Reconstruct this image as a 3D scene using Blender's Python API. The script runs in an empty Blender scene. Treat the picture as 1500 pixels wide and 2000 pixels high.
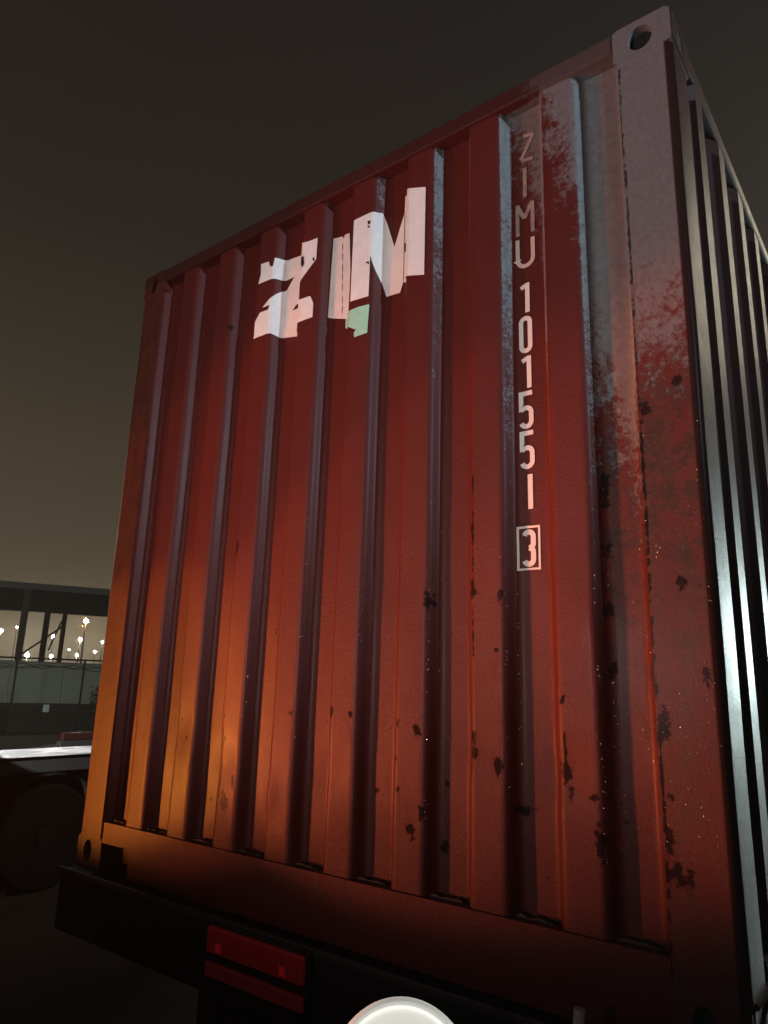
import bpy, bmesh, math, random
from mathutils import Matrix, Vector
from mathutils import noise as mnoise
from mathutils.geometry import tessellate_polygon
random.seed(7)
S = bpy.context.scene
COL = S.collection
GZ = 0.0                 # ground
ZB = 1.15                # underside of the container above the ground

# ------------------------------------------------------------------ camera
cd = bpy.data.cameras.new('camera')
cam = bpy.data.objects.new('camera', cd); COL.objects.link(cam)
cd.sensor_fit = 'VERTICAL'; cd.sensor_height = 36.0
cd.lens = 1397.1 / 2000 * 36.0
cd.clip_start = 0.02; cd.clip_end = 2000
RIGHT = Vector((0.7954139, 0.6053878, 0.0286744))
DOWN = Vector((-0.1223134, 0.2066857, -0.9707319))
FWD = Vector((-0.5935959, 0.7686264, 0.2384477))
m = Matrix.Identity(4)
for i in range(3):
    m[i][0] = RIGHT[i]; m[i][1] = -DOWN[i]; m[i][2] = -FWD[i]
m[0][3], m[1][3], m[2][3] = 2.8175644, -1.7216842, 0.7143408 + ZB
cam.matrix_world = m
S.camera = cam

# ------------------------------------------------------------------ world: night overcast over a lit town
wd = bpy.data.worlds.new('World'); S.world = wd; wd.use_nodes = True
wn = wd.node_tree; wn.nodes.clear()
wo = wn.nodes.new('ShaderNodeOutputWorld'); wb = wn.nodes.new('ShaderNodeBackground')
wt = wn.nodes.new('ShaderNodeTexCoord'); ws = wn.nodes.new('ShaderNodeSeparateXYZ')
wn.links.new(wt.outputs['Generated'], ws.inputs[0])
def wmath(op, a, b=None):
    n = wn.nodes.new('ShaderNodeMath'); n.operation = op
    for i, v in enumerate((a, b)):
        if v is None: continue
        if isinstance(v, (int, float)): n.inputs[i].default_value = v
        else: wn.links.new(v, n.inputs[i])
    return n.outputs[0]
nz = wn.nodes.new('ShaderNodeTexNoise'); nz.inputs['Scale'].default_value = 2.2; nz.inputs['Detail'].default_value = 4
wn.links.new(wt.outputs['Generated'], nz.inputs['Vector'])
# the glow sits over the town to the left of the container
az = wmath('ADD', wmath('MULTIPLY', ws.outputs['X'], -0.85), wmath('MULTIPLY', ws.outputs['Y'], 0.52))
hz = wmath('ADD', ws.outputs['Z'], wmath('MULTIPLY', wmath('SUBTRACT', nz.outputs['Fac'], 0.5), 0.16))
hz = wmath('ADD', wmath('SUBTRACT', hz, 0.06), wmath('MULTIPLY', wmath('SUBTRACT', 1.0, az), 0.13))
wr = wn.nodes.new('ShaderNodeValToRGB'); wn.links.new(hz, wr.inputs[0])
cr = wr.color_ramp
cr.elements[0].position = 0.0; cr.elements[0].color = (0.200, 0.150, 0.088, 1)
cr.elements[1].position = 0.80; cr.elements[1].color = (0.0125, 0.0090, 0.0078, 1)
for p_, c_ in ((0.055, (0.080, 0.060, 0.037, 1)), (0.14, (0.064, 0.048, 0.030, 1)), (0.30, (0.041, 0.031, 0.020, 1)), (0.52, (0.0215, 0.0160, 0.0120, 1))):
    e = cr.elements.new(p_); e.color = c_
wn.links.new(wr.outputs[0], wb.inputs['Color']); wb.inputs['Strength'].default_value = 1.0
wn.links.new(wb.outputs[0], wo.inputs[0])

# ------------------------------------------------------------------ lamps out of the frame: town, yard and vehicle lamps at night, plus added fill
def lamp(name, kind, loc, target, color, power, size=0.1, angle=60, blend=0.3):
    d = bpy.data.lights.new(name, kind); d.color = color; d.energy = power
    if kind == 'SPOT': d.spot_size = math.radians(angle); d.spot_blend = blend
    if kind in ('SPOT', 'POINT'): d.shadow_soft_size = size
    if kind == 'AREA': d.shape = 'DISK'; d.size = size
    o = bpy.data.objects.new(name, d); COL.objects.link(o); o.location = loc
    v = Vector(target) - Vector(loc)
    o.rotation_euler = v.to_track_quat('-Z', 'Y').to_euler()
    return o
def aim(loc, az, el, d=5.0):                # compass angle from +y towards +x, and elevation
    az, el = math.radians(az), math.radians(el)
    return (loc[0] + d * math.sin(az) * math.cos(el), loc[1] + d * math.cos(az) * math.cos(el), loc[2] + d * math.sin(el))
def beam(name, loc, az, el, half, blend, color, power, size):
    return lamp(name, 'SPOT', loc, aim(loc, az, el), color, power, size, half * 2, blend)
beam('flood_lamp', (1.15, -3.7, ZB + 0.80), 3, 27.5, 43, .85, (1.0, 0.85, 0.82), 325, .05)
T1 = (-2.35, -2.65, ZB - 0.08)
beam('amber_lamp', T1, 43, 10.6, 9.0, .45, (1.0, 0.36, 0.035), 560, .03)
beam('red_lamp', T1, 46, 15.4, 13.2, .15, (1.0, 0.22, 0.065), 330, .10)
beam('red_lamp', (-2.20, -2.70, ZB - 0.08), 60, 19.5, 16.6, .30, (1.0, 0.21, 0.075), 470, .10)
beam('red_lamp', (-2.20, -2.70, ZB - 0.08), 55, 11.5, 9.4, .22, (1.0, 0.22, 0.075), 480, .06)
beam('red_lamp', (-2.00, -2.75, ZB - 0.08), 63.5, 12.5, 10.2, .30, (1.0, 0.22, 0.075), 740, .06)
beam('red_lamp', T1, 43, 45.0, 42, .04, (1.0, 0.18, 0.06), 20, .10)
lamp('street_light_right', 'SPOT', (11, -2.45, ZB + 4.6), (2.45, 0, ZB + 2.55), (0.66, 0.85, 1.0), 2700, 0.15, 20.5, 1.0)
lamp('floodlight_behind', 'AREA', (6.2, 17.0, ZB + 1.9), (2.4, 0, ZB + 1.0), (0.82, 1.0, 0.98), 1500, 2.6)
lamp('post_fill_light', 'AREA', (5.6, 15.0, ZB + 10.3), (2.4, 0, ZB + 2.0), (1.0, 0.88, 0.66), 330, 4.5)  # added fill, no known mast: brightens the upper side of the right post
lamp('fence_light', 'POINT', (-16, 2.0, 5.5), (0, 0, 0), (0.86, 1.0, 0.84), 520, 0.2)
lamp('rail_fill_light', 'SPOT', (-2.6, -0.6, 2.25), (-3.82, 1.75, ZB + 0.34), (1.0, 0.98, 0.95), 1050, 0.015, 16, 0.0)  # added narrow spot, no known lamp: whitens the flatbed's side rail

S.view_settings.view_transform = 'Standard'; S.view_settings.look = 'None'
S.view_settings.exposure = 0.0; S.view_settings.gamma = 1.0

# ------------------------------------------------------------------ helpers
def tag(o, label=None, cat=None, group=None, kind=None):
    if label: o['label'] = label
    if cat: o['category'] = cat
    if group: o['group'] = group
    if kind: o['kind'] = kind
    return o
def thing(name, label, cat, loc=(0, 0, 0), rz=0, group=None):
    o = bpy.data.objects.new(name, None); COL.objects.link(o)
    o.location = loc; o.rotation_euler = (0, 0, rz); o.empty_display_size = 0.2
    return tag(o, label, cat, group)
class MB:
    def __init__(s): s.bm = bmesh.new()
    def box(s, x0, x1, y0, y1, z0, z1, bevel=0, seg=2):
        r = bmesh.ops.create_cube(s.bm, size=1.0)
        vs = r['verts']
        for v in vs:
            v.co = Vector((x0 + (v.co.x + .5) * (x1 - x0), y0 + (v.co.y + .5) * (y1 - y0), z0 + (v.co.z + .5) * (z1 - z0)))
        if bevel:
            es = list({e for v in vs for e in v.link_edges})
            bmesh.ops.bevel(s.bm, geom=es, offset=bevel, segments=seg, profile=0.5, affect='EDGES')
        return s
    def tube(s, pts, r, n=8, caps=True):
        pts = [Vector(p) for p in pts]
        rings = []
        for i, p in enumerate(pts):
            d = (pts[min(i + 1, len(pts) - 1)] - pts[max(i - 1, 0)]).normalized()
            a = Vector((0, 0, 1)) if abs(d.z) < .9 else Vector((1, 0, 0))
            u = d.cross(a).normalized(); w = d.cross(u)
            rr = r[i] if isinstance(r, (list, tuple)) else r
            rings.append([s.bm.verts.new(p + (u * math.cos(2 * math.pi * k / n) + w * math.sin(2 * math.pi * k / n)) * rr) for k in range(n)])
        for a, b in zip(rings, rings[1:]):
            for k in range(n):
                s.bm.faces.new((a[k], a[(k + 1) % n], b[(k + 1) % n], b[k]))
        if caps:
            s.bm.faces.new(rings[0][::-1]); s.bm.faces.new(rings[-1])
        return s
    def lathe(s, prof, axis='Z', n=32, c=(0, 0, 0)):
        c = Vector(c); rings = []
        for r, h in prof:
            ring = []
            for k in range(n):
                a = 2 * math.pi * k / n
                q = {'Z': (r * math.cos(a), r * math.sin(a), h), 'X': (h, r * math.cos(a), r * math.sin(a)), 'Y': (r * math.cos(a), h, r * math.sin(a))}[axis]
                ring.append(s.bm.verts.new(c + Vector(q)))
            rings.append(ring)
        for a, b in zip(rings, rings[1:]):
            for k in range(n):
                s.bm.faces.new((a[k], a[(k + 1) % n], b[(k + 1) % n], b[k]))
        s.bm.faces.new(rings[0][::-1]); s.bm.faces.new(rings[-1])
        return s
    def prism(s, poly, y0, y1):            # polygon in x,z pushed along y
        a = [s.bm.verts.new((x, y0, z)) for x, z in poly]; b = [s.bm.verts.new((x, y1, z)) for x, z in poly]
        n = len(poly)
        s.bm.faces.new(a); s.bm.faces.new(b[::-1])
        for i in range(n): s.bm.faces.new((a[i], b[i], b[(i + 1) % n], a[(i + 1) % n]))
        return s
    def quad(s, *ps):
        s.bm.faces.new([s.bm.verts.new(p) for p in ps]); return s
    def build(s, name, mat, parent=None, smooth=None, recalc=True):
        if recalc: bmesh.ops.recalc_face_normals(s.bm, faces=s.bm.faces[:])
        me = bpy.data.meshes.new(name); s.bm.to_mesh(me); s.bm.free()
        me.materials.append(mat)
        o = bpy.data.objects.new(name, me); COL.objects.link(o)
        if parent is not None: o.parent = parent
        if smooth is not None:
            for p in me.polygons: p.use_smooth = True
            me.set_sharp_from_angle(angle=math.radians(smooth))
        return o

class NT:
    def __init__(s, name):
        s.m = bpy.data.materials.new(name); s.m.use_nodes = True
        s.t = s.m.node_tree; s.t.nodes.clear()
        s.out = s.n('ShaderNodeOutputMaterial')
        s.p = s.n('ShaderNodeBsdfPrincipled'); s.l(s.p.outputs[0], s.out.inputs[0])
    def n(s, k): return s.t.nodes.new(k)
    def l(s, a, b): s.t.links.new(a, b)
    def put(s, v, sock):
        if isinstance(v, (int, float)): sock.default_value = v
        elif isinstance(v, tuple): sock.default_value = v if len(v) == len(sock.default_value) else (*v, 1)
        else: s.l(v, sock)
    def mth(s, op, a, b=None, c=None, clamp=False):
        n = s.n('ShaderNodeMath'); n.operation = op; n.use_clamp = clamp
        for i, v in enumerate((a, b, c)):
            if v is not None: s.put(v, n.inputs[i])
        return n.outputs[0]
    def step(s, v, a, b):                   # smooth 0..1 between a and b
        n = s.n('ShaderNodeMapRange'); n.interpolation_type = 'SMOOTHSTEP'
        s.put(v, n.inputs[0]); s.put(a, n.inputs[1]); s.put(b, n.inputs[2])
        return n.outputs[0]
    def mix(s, f, a, b):
        n = s.n('ShaderNodeMix'); n.data_type = 'RGBA'
        s.put(f, n.inputs[0]); s.put(a, n.inputs[6]); s.put(b, n.inputs[7]); return n.outputs[2]
    def noise(s, vec, scale, detail=4, rough=.55):
        n = s.n('ShaderNodeTexNoise'); n.inputs['Scale'].default_value = scale
        n.inputs['Detail'].default_value = detail; n.inputs['Roughness'].default_value = rough
        s.l(vec, n.inputs['Vector']); return n.outputs['Fac']
    def scl(s, vec, sc):
        n = s.n('ShaderNodeMapping'); s.l(vec, n.inputs[0]); n.inputs['Scale'].default_value = sc; return n.outputs[0]
    def bump(s, h, strength, dist=.01, prev=None):
        n = s.n('ShaderNodeBump'); n.inputs['Strength'].default_value = strength; n.inputs['Distance'].default_value = dist
        s.l(h, n.inputs['Height'])
        if prev is not None: s.l(prev, n.inputs['Normal'])
        return n.outputs[0]
    def fin(s, col, rough, metal=0, normal=None, spec=None, coat=None):
        s.put(col, s.p.inputs['Base Color']); s.put(rough, s.p.inputs['Roughness']); s.put(metal, s.p.inputs['Metallic'])
        if normal is not None: s.l(normal, s.p.inputs['Normal'])
        if coat is not None: s.p.inputs['Coat Weight'].default_value, s.p.inputs['Coat Roughness'].default_value = coat
        if spec is not None: s.put(spec, s.p.inputs['Specular IOR Level'])
        return s.m
def simple(name, col, rough=.6, metal=0, var=.25, scale=8, bump=.0):
    k = NT(name); tc = k.n('ShaderNodeTexCoord').outputs['Object']
    f = k.noise(tc, scale, 6, .6)
    c = k.mix(f, tuple(x * (1 - var) for x in col), tuple(min(1, x * (1 + var)) for x in col))
    nrm = k.bump(k.noise(tc, scale * 12, 4), bump, .005) if bump else None
    return k.fin(c, k.mth('ADD', k.mth('MULTIPLY', f, .25), rough - .12), metal, nrm)
def glow(name, col, strength):
    k = NT(name); k.p.inputs['Base Color'].default_value = (*col, 1)
    k.p.inputs['Emission Color'].default_value = (*col, 1); k.p.inputs['Emission Strength'].default_value = strength
    k.p.inputs['Roughness'].default_value = .4
    return k.m

def container_paint():
    k = NT('oxide_red_container_paint')
    tc = k.n('ShaderNodeTexCoord').outputs['Object']
    sx = k.n('ShaderNodeSeparateXYZ'); k.l(tc, sx.inputs[0]); X, Y, Z = sx.outputs
    geo = k.n('ShaderNodeNewGeometry')
    sn = k.n('ShaderNodeSeparateXYZ'); k.l(geo.outputs['Normal'], sn.inputs[0])
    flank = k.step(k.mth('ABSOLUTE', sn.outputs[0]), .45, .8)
    rec = k.step(Y, .02, .045)
    n_big = k.noise(tc, 2.3, 5, .6)
    n_mid = k.noise(tc, 14, 7, .65)
    n_fine = k.noise(tc, 60, 6, .7)
    n_str = k.noise(k.scl(tc, (22, 22, 2.0)), 1.0, 6, .65)
    base = k.mix(n_big, (.064, .0105, .0090), (.096, .0145, .0108))
    base = k.mix(k.mth('MULTIPLY', k.step(n_str, .50, .75), .35), base, (.070, .016, .013))
    # rust on the two posts and in the lower parts
    post_r = k.step(X, 2.284, 2.288); post_l = k.mth('SUBTRACT', 1.0, k.step(X, .145, .150))
    low = k.mth('SUBTRACT', 1.0, k.step(Z, 1.25, 1.6))
    rust_f = k.step(k.mth('ADD', k.mth('MULTIPLY', n_str, .6), k.mth('MULTIPLY', n_mid, .5)), .47, .62)
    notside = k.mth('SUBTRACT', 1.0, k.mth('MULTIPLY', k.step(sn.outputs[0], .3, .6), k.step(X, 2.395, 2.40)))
    base = k.mix(k.mth('MULTIPLY', k.mth('MULTIPLY', k.mth('MULTIPLY', post_r, notside), low), k.mth('MULTIPLY', rust_f, .85)), base, (.062, .026, .014))
    base = k.mix(k.mth('MULTIPLY', post_l, k.step(k.noise(tc, 26, 8, .72), .42, .58)), base, (.046, .014, .009))
    base = k.mix(k.mth('MULTIPLY', post_l, k.mth('MULTIPLY', rust_f, .7)), base, (.085, .024, .010))
    base = k.mix(k.mth('MULTIPLY', k.mth('SUBTRACT', 1.0, notside), .8), base, (.020, .006, .006))  # side face paint darkened to stand in for the shade in its recesses
    # small dark chips, mostly along edges and near the bottom
    chips = k.mth('MULTIPLY', k.step(k.noise(k.scl(tc, (1, 1, .55)), 9, 6, .7), .69, .72), k.mth('SUBTRACT', 1.0, k.step(Z, .3, 1.3)))
    base = k.mix(k.mth('MULTIPLY', chips, .8), base, (.018, .011, .010))
    # pale chalking where rain does not wash it: the right post, the recess beside it and the flanks
    slope = k.mth('MULTIPLY', k.mth('SUBTRACT', 2.29, X), 3.5)
    z0f = k.mth('ADD', k.mth('SUBTRACT', 1.52, k.mth('MULTIPLY', rec, .42)), k.mth('MAXIMUM', slope, 0.0))
    Ff = k.mth('DIVIDE', k.mth('SUBTRACT', Z, z0f), .55)
    z0k = k.mth('ADD', 1.42, k.mth('MULTIPLY', k.mth('SUBTRACT', 2.16, X), .55))
    Fk = k.mth('SUBTRACT', k.mth('DIVIDE', k.mth('SUBTRACT', Z, z0k), .9), k.mth('MULTIPLY', k.mth('MAXIMUM', k.mth('SUBTRACT', 2.0, X), 0.0), .95))
    Fm = k.n('ShaderNodeMix'); Fm.data_type = 'FLOAT'; k.put(flank, Fm.inputs[0]); k.put(Ff, Fm.inputs[2]); k.put(Fk, Fm.inputs[3])
    mott = k.mth('ADD', k.mth('MULTIPLY', k.mth('SUBTRACT', n_mid, .5), 1.5), k.mth('MULTIPLY', k.mth('SUBTRACT', n_fine, .5), 1.6))
    chalk = k.step(k.mth('ADD', Fm.outputs[0], k.mth('ADD', mott, k.mth('MULTIPLY', k.mth('MULTIPLY', k.mth('SUBTRACT', k.noise(tc, 170, 4, .7), .5), 1.8), k.mth('ADD', .35, flank)))), -.12, .42)
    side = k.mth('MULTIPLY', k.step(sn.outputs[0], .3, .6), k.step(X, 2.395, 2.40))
    rail = k.mth('MULTIPLY', k.step(Z, 2.527, 2.530), k.mth('SUBTRACT', 1.0, k.step(X, 2.270, 2.280)))
    edge = k.mth('MULTIPLY', k.mth('MULTIPLY', k.step(X, 2.413, 2.419), k.step(sn.outputs[0], -.5, .1)), k.mth('SUBTRACT', 1.0, k.step(sn.outputs[0], .94, .985)))
    edge = k.mth('MULTIPLY', edge, k.mth('SUBTRACT', 1.0, k.step(Z, 2.47, 2.48)))
    base = k.mix(k.mth('MULTIPLY', rail, .62), base, (.022, .010, .009))
    base = k.mix(k.mth('MULTIPLY', edge, .85), base, (.018, .009, .008))
    chalk = k.mth('MULTIPLY', k.mth('MULTIPLY', chalk, .88), k.mth('SUBTRACT', 1.0, k.mth('MAXIMUM', side, k.mth('MAXIMUM', edge, k.mth('MULTIPLY', rail, .7)))))
    ccol = k.mix(n_fine, (.066, .058, .060), (.205, .184, .190))
    cold_light_tint = k.mth('MULTIPLY', rec, k.mth('ADD', k.mth('MULTIPLY', k.step(X, 2.150, 2.156), k.mth('SUBTRACT', 1.0, k.step(X, 2.19, 2.245))), k.mth('MULTIPLY', k.step(X, 1.895, 1.90), k.mth('SUBTRACT', 1.0, k.step(X, 1.915, 1.935)))))  # bluish recess strips paint in cold light where the warm lamp is shadowed
    ccol = k.mix(k.mth('MAXIMUM', cold_light_tint, flank), ccol, k.mix(n_fine, (.075, .080, .088), (.265, .290, .305)))
    band = k.mth('MULTIPLY', k.step(k.mth('ADD', Fm.outputs[0], k.mth('MULTIPLY', mott, .8)), -1.5, -.5), k.step(k.mth('ADD', k.mth('MULTIPLY', n_mid, .6), k.mth('MULTIPLY', n_fine, .4)), .46, .56))
    band = k.mth('MULTIPLY', k.mth('MULTIPLY', band, k.step(X, 2.150, 2.17)), k.mth('SUBTRACT', 1.0, side))
    base = k.mix(k.mth('MULTIPLY', band, .75), base, (.026, .014, .011))
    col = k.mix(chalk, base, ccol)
    rough = k.mth('ADD', k.mth('ADD', .36, k.mth('MULTIPLY', n_mid, .24)), k.mth('MULTIPLY', chalk, .25))
    at = k.n('ShaderNodeAttribute'); at.attribute_name = 'chip'
    chip = k.step(k.mth('ADD', at.outputs['Fac'], k.mth('ADD', k.mth('MULTIPLY', k.mth('SUBTRACT', n_mid, .5), 1.1), k.mth('MULTIPLY', k.mth('SUBTRACT', n_fine, .5), 1.5))), .40, .56)
    chip = k.mth('MULTIPLY', chip, k.step(at.outputs['Fac'], .02, .15))
    col = k.mix(k.mth('MULTIPLY', chip, .88), col, (.013, .009, .009))
    b1 = k.bump(k.noise(tc, 150, 5, .75), .42, .004, k.bump(n_fine, .25, .004))
    vo = k.n('ShaderNodeTexVoronoi'); vo.inputs['Scale'].default_value = 85; k.l(tc, vo.inputs['Vector'])
    pick = k.step(k.noise(tc, 95, 1), .56, .60)
    drop = k.mth('MULTIPLY', k.mth('SUBTRACT', 1.0, k.step(vo.outputs['Distance'], .0, .34)), pick)
    b2 = k.bump(drop, .3, .004, b1)
    ec = k.mth('MAXIMUM', edge, chip)
    return k.fin(col, k.mth('ADD', rough, k.mth('MULTIPLY', ec, .3)), 0, b2, spec=k.mth('MULTIPLY', k.mth('SUBTRACT', 1.0, ec), .21), coat=(.05, .30))
PAINT = container_paint()

WHITE = simple('white_vinyl', (.70, .69, .68), .6, 0, .14, 30)
WORN = simple('worn_white_paint', (.26, .20, .18), .7, 0, .65, 45)
FAINT = simple('faded_pale_paint', (.22, .17, .17), .7, 0, .3, 40)
GREEN = simple('pale_green_vinyl', (.30, .62, .48), .6, 0, .18, 60)
CHIP = simple('bare_dark_chip', (.012, .008, .007), .7, 0, .4, 60)
STEEL = simple('black_chassis_steel', (.006, .006, .0065), .85, 0, .4, 12, .2)
EDGE = simple('worn_steel_edge', (.018, .019, .022), .6, .0, .4, 30)
ZINC = simple('bare_zinc', (.55, .58, .58), .4, .2, .3, 40)
RUBBER = simple('tyre_rubber', (.008, .008, .009), .85, 0, .3, 20)
RIM = simple('dull_grey_rim', (.012, .012, .013), .6, .0, .3, 10)
DARK = simple('dark_hole', (.004, .004, .004), .9, 0, .2)

# ------------------------------------------------------------------ ground
def asphalt():
    k = NT('wet_asphalt'); tc = k.n('ShaderNodeTexCoord').outputs['Object']
    a = k.noise(tc, 90, 6, .7); b = k.noise(tc, .35, 4, .6)
    col = k.mix(a, (.060, .047, .038), (.125, .098, .080))
    rough = k.mth('ADD', .32, k.mth('MULTIPLY', k.step(b, .40, .60), .38))
    return k.fin(col, rough, 0, k.bump(a, .5, .01))
mb = MB(); mb.quad((-400, -400, GZ), (400, -400, GZ), (400, 400, GZ), (-400, 400, GZ))
tag(mb.build('ground', asphalt()), kind='structure')

# ------------------------------------------------------------------ the container
W, H, L = 2.438, 2.591, 12.192
box_ = thing('shipping_container', 'weathered red corrugated shipping container with large torn white letters and a pale chalky right corner', 'shipping container', (0, 0, ZB))
XR = [.150] + [.388 + .2515 * k for k in range(8)]
XL = [XR[k + 1] - .107 for k in range(8)] + [2.287]
YO, YI, FL = .012, .057, .021
def corner_pts():
    pts = [(.140, YO), (.150, YO)]
    raw = []
    for k in range(9):
        raw += [(XR[k], YO), (XR[k] + FL, YI), (XL[k] - FL, YI), (XL[k], YO)]
    raw = [(.135, YO)] + raw + [(2.300, YO)]
    out = [raw[0]]
    for i in range(1, len(raw) - 1):
        p = Vector(raw[i]); a = (Vector(raw[i - 1]) - p); b = (Vector(raw[i + 1]) - p)
        d = min(.017, a.length * .4, b.length * .4)
        a.normalize(); b.normalize()
        d2 = min(.022, (Vector(raw[i - 1]) - p).length * .45); d3 = min(.022, (Vector(raw[i + 1]) - p).length * .45)
        q0, q1 = p + a * d, p + b * d
        if d2 > d + .001: out.append(tuple(p + a * d2))
        for t in (0, .166, .333, .5, .667, .833, 1):
            out.append(tuple(q0 * (1 - t) ** 2 + p * 2 * t * (1 - t) + q1 * t * t))
        if d3 > d + .001: out.append(tuple(p + b * d3))
    out.append(raw[-1])
    return out
PROF = corner_pts()
def prof(x):
    if x <= PROF[0][0]: return PROF[0][1]
    for (x0, y0), (x1, y1) in zip(PROF, PROF[1:]):
        if x0 <= x <= x1: return y0 + (y1 - y0) * (x - x0) / max(1e-9, x1 - x0)
    return PROF[-1][1]
DENTS = [(.80, .45, .10, .006), (1.03, .36, .07, -.005), (1.55, 1.05, .16, .004), (2.06, .52, .09, .008), (1.80, .58, .10, .005), (2.12, .9, .12, -.004), (.55, .55, .12, .005), (1.30, .45, .12, .005)]
def dent(x, z):
    fade = min(1, (2.53 - z) / .08, (z - .178) / .08); fade = max(0, fade)
    d = (mnoise.noise(Vector((x * 2.6, z * 1.7, 3.1))) * .0035 + mnoise.noise(Vector((x * 9, z * 5, 8.0))) * .0012)
    for a, b, r, h in DENTS:
        q = ((x - a) ** 2 + (z - b) ** 2) / (r * r)
        if q < 4: d += h * math.exp(-q * 2)
    return d * fade
def surf(x, z): return prof(x) + dent(x, z)
ZS = [.150 + (2.545 - .150) * i / 96 for i in range(97)]
SC = [[0.797, 1.196, 8, 22], [0.641, 2.147, 9, 12], [0.98, 0.893, 6, 14], [0.562, 0.583, 6, 10], [0.596, 0.517, 5, 10], [0.83, 0.326, 24, 34], [0.713, 0.319, 6, 8], [0.865, 0.386, 10, 24], [0.814, 0.523, 10, 8], [0.867, 0.522, 8, 5], [1.116, 0.626, 14, 7], [1.295, 0.634, 8, 18], [1.374, 0.635, 10, 10], [1.55, 0.613, 7, 16], [1.617, 0.598, 14, 18], [1.446, 0.418, 16, 16], [1.547, 0.517, 5, 6], [1.555, 0.44, 5, 8], [1.637, 0.382, 10, 30], [1.6, 0.328, 18, 22], [1.688, 0.303, 16, 18], [1.691, 0.463, 7, 10], [1.799, 1.16, 7, 28], [1.80, 0.983, 10, 20], [1.643, 0.972, 14, 30], [1.800, 0.592, 8, 20], [1.805, 0.553, 12, 16], [1.874, 0.522, 14, 30], [2.056, 0.706, 6, 30], [2.058, 0.53, 18, 40], [2.070, 0.479, 6, 24], [1.928, 0.421, 26, 10], [2.129, 0.475, 14, 10], [2.189, 0.424, 10, 12], [2.139, 0.376, 14, 60], [1.983, 0.275, 8, 10], [2.305, 0.652, 14, 36], [2.305, 0.495, 10, 10], [2.319, 0.342, 30, 26], [2.300, 0.4, 10, 40], [2.400, 0.761, 10, 26], [2.361, 0.968, 14, 16], [2.17, 0.922, 12, 26], [2.175, 0.771, 14, 20], [2.174, 1.225, 14, 50], [2.305, 1.41, 14, 22], [2.384, 1.473, 16, 14], [1.883, 0.971, 12, 16], [1.871, 0.821, 12, 4], [2.176, 1.067, 14, 22]]
THIN = [(1.8000, 1.00, 1.33), (1.8000, .80, .95), (.80, .30, .62), (1.285, .60, .66), (2.058, .50, .62), (2.2905, .13, 2.46)]
def chip_at(x, z):
    c = 0.0
    for a, b, w, h in SC:
        hw, hh = w * .0012 + .0022, h * .0012 + .002
        if abs(x - a) > hw * 2 or abs(z - b) > hh * 2: continue
        c = max(c, (.72 + .28 * mnoise.noise(Vector((x * 55, z * 30, 2.0)))) * math.exp(-((x - a) / hw) ** 2 - ((z - b) / hh) ** 2))
    for a, z0, z1 in THIN:
        if z0 < z < z1 and abs(x - a) < .008: c = max(c, (1.1 if a > 2.28 else .78) * math.exp(-((x - a) / .0035) ** 2))
    return c
FX = [PROF[0]]
for (x0, y0), (x1, y1) in zip(PROF, PROF[1:]):
    n = max(1, int((x1 - x0) / .006))
    FX += [(x0 + (x1 - x0) * i / n, y0 + (y1 - y0) * i / n) for i in range(1, n + 1)]
FZ = []
for z0, z1 in zip(ZS, ZS[1:]): FZ += [z0 + (z1 - z0) * i / 3 for i in range(3)]
FZ.append(ZS[-1])
mb = MB()
grid = [[mb.bm.verts.new((x, y + dent(x, z), z)) for x, y in FX] for z in FZ]
for r0, r1 in zip(grid, grid[1:]):
    for i in range(len(FX) - 1):
        mb.bm.faces.new((r0[i], r0[i + 1], r1[i + 1], r1[i]))
ep = mb.build('end_panel', PAINT, box_, smooth=40, recalc=False)
def chips_on(o):
    at = o.data.attributes.new('chip', 'FLOAT', 'POINT')
    at.data.foreach_set('value', [chip_at(v.co.x, v.co.z) for v in o.data.vertices])
chips_on(ep)

def ring_face(mb, outer, inner, y_of):       # face with an oval hole; loops have the same count
    n = len(outer)
    a = [mb.bm.verts.new(y_of(p)) for p in outer]; b = [mb.bm.verts.new(y_of(p)) for p in inner]
    for i in range(n): mb.bm.faces.new((a[i], a[(i + 1) % n], b[(i + 1) % n], b[i]))
    return a, b
def rrect(u0, u1, v0, v1, r, n):             # rounded rectangle sampled by angle
    cu, cv = (u0 + u1) / 2, (v0 + v1) / 2; hu, hv = (u1 - u0) / 2, (v1 - v0) / 2
    out = []
    for k in range(n):
        a = 2 * math.pi * (k + .5) / n; c, s_ = math.cos(a), math.sin(a)
        e = 2 / 16
        q = (abs(c / hu) ** 16 + abs(s_ / hv) ** 16) ** (-1 / 16)
        out.append((cu + c * q, cv + s_ * q))
    return out
def oval(cu, cv, au, av, n):
    return [(cu + au * math.cos(2 * math.pi * (k + .5) / n), cv + av * math.sin(2 * math.pi * (k + .5) / n)) for k in range(n)]
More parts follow.
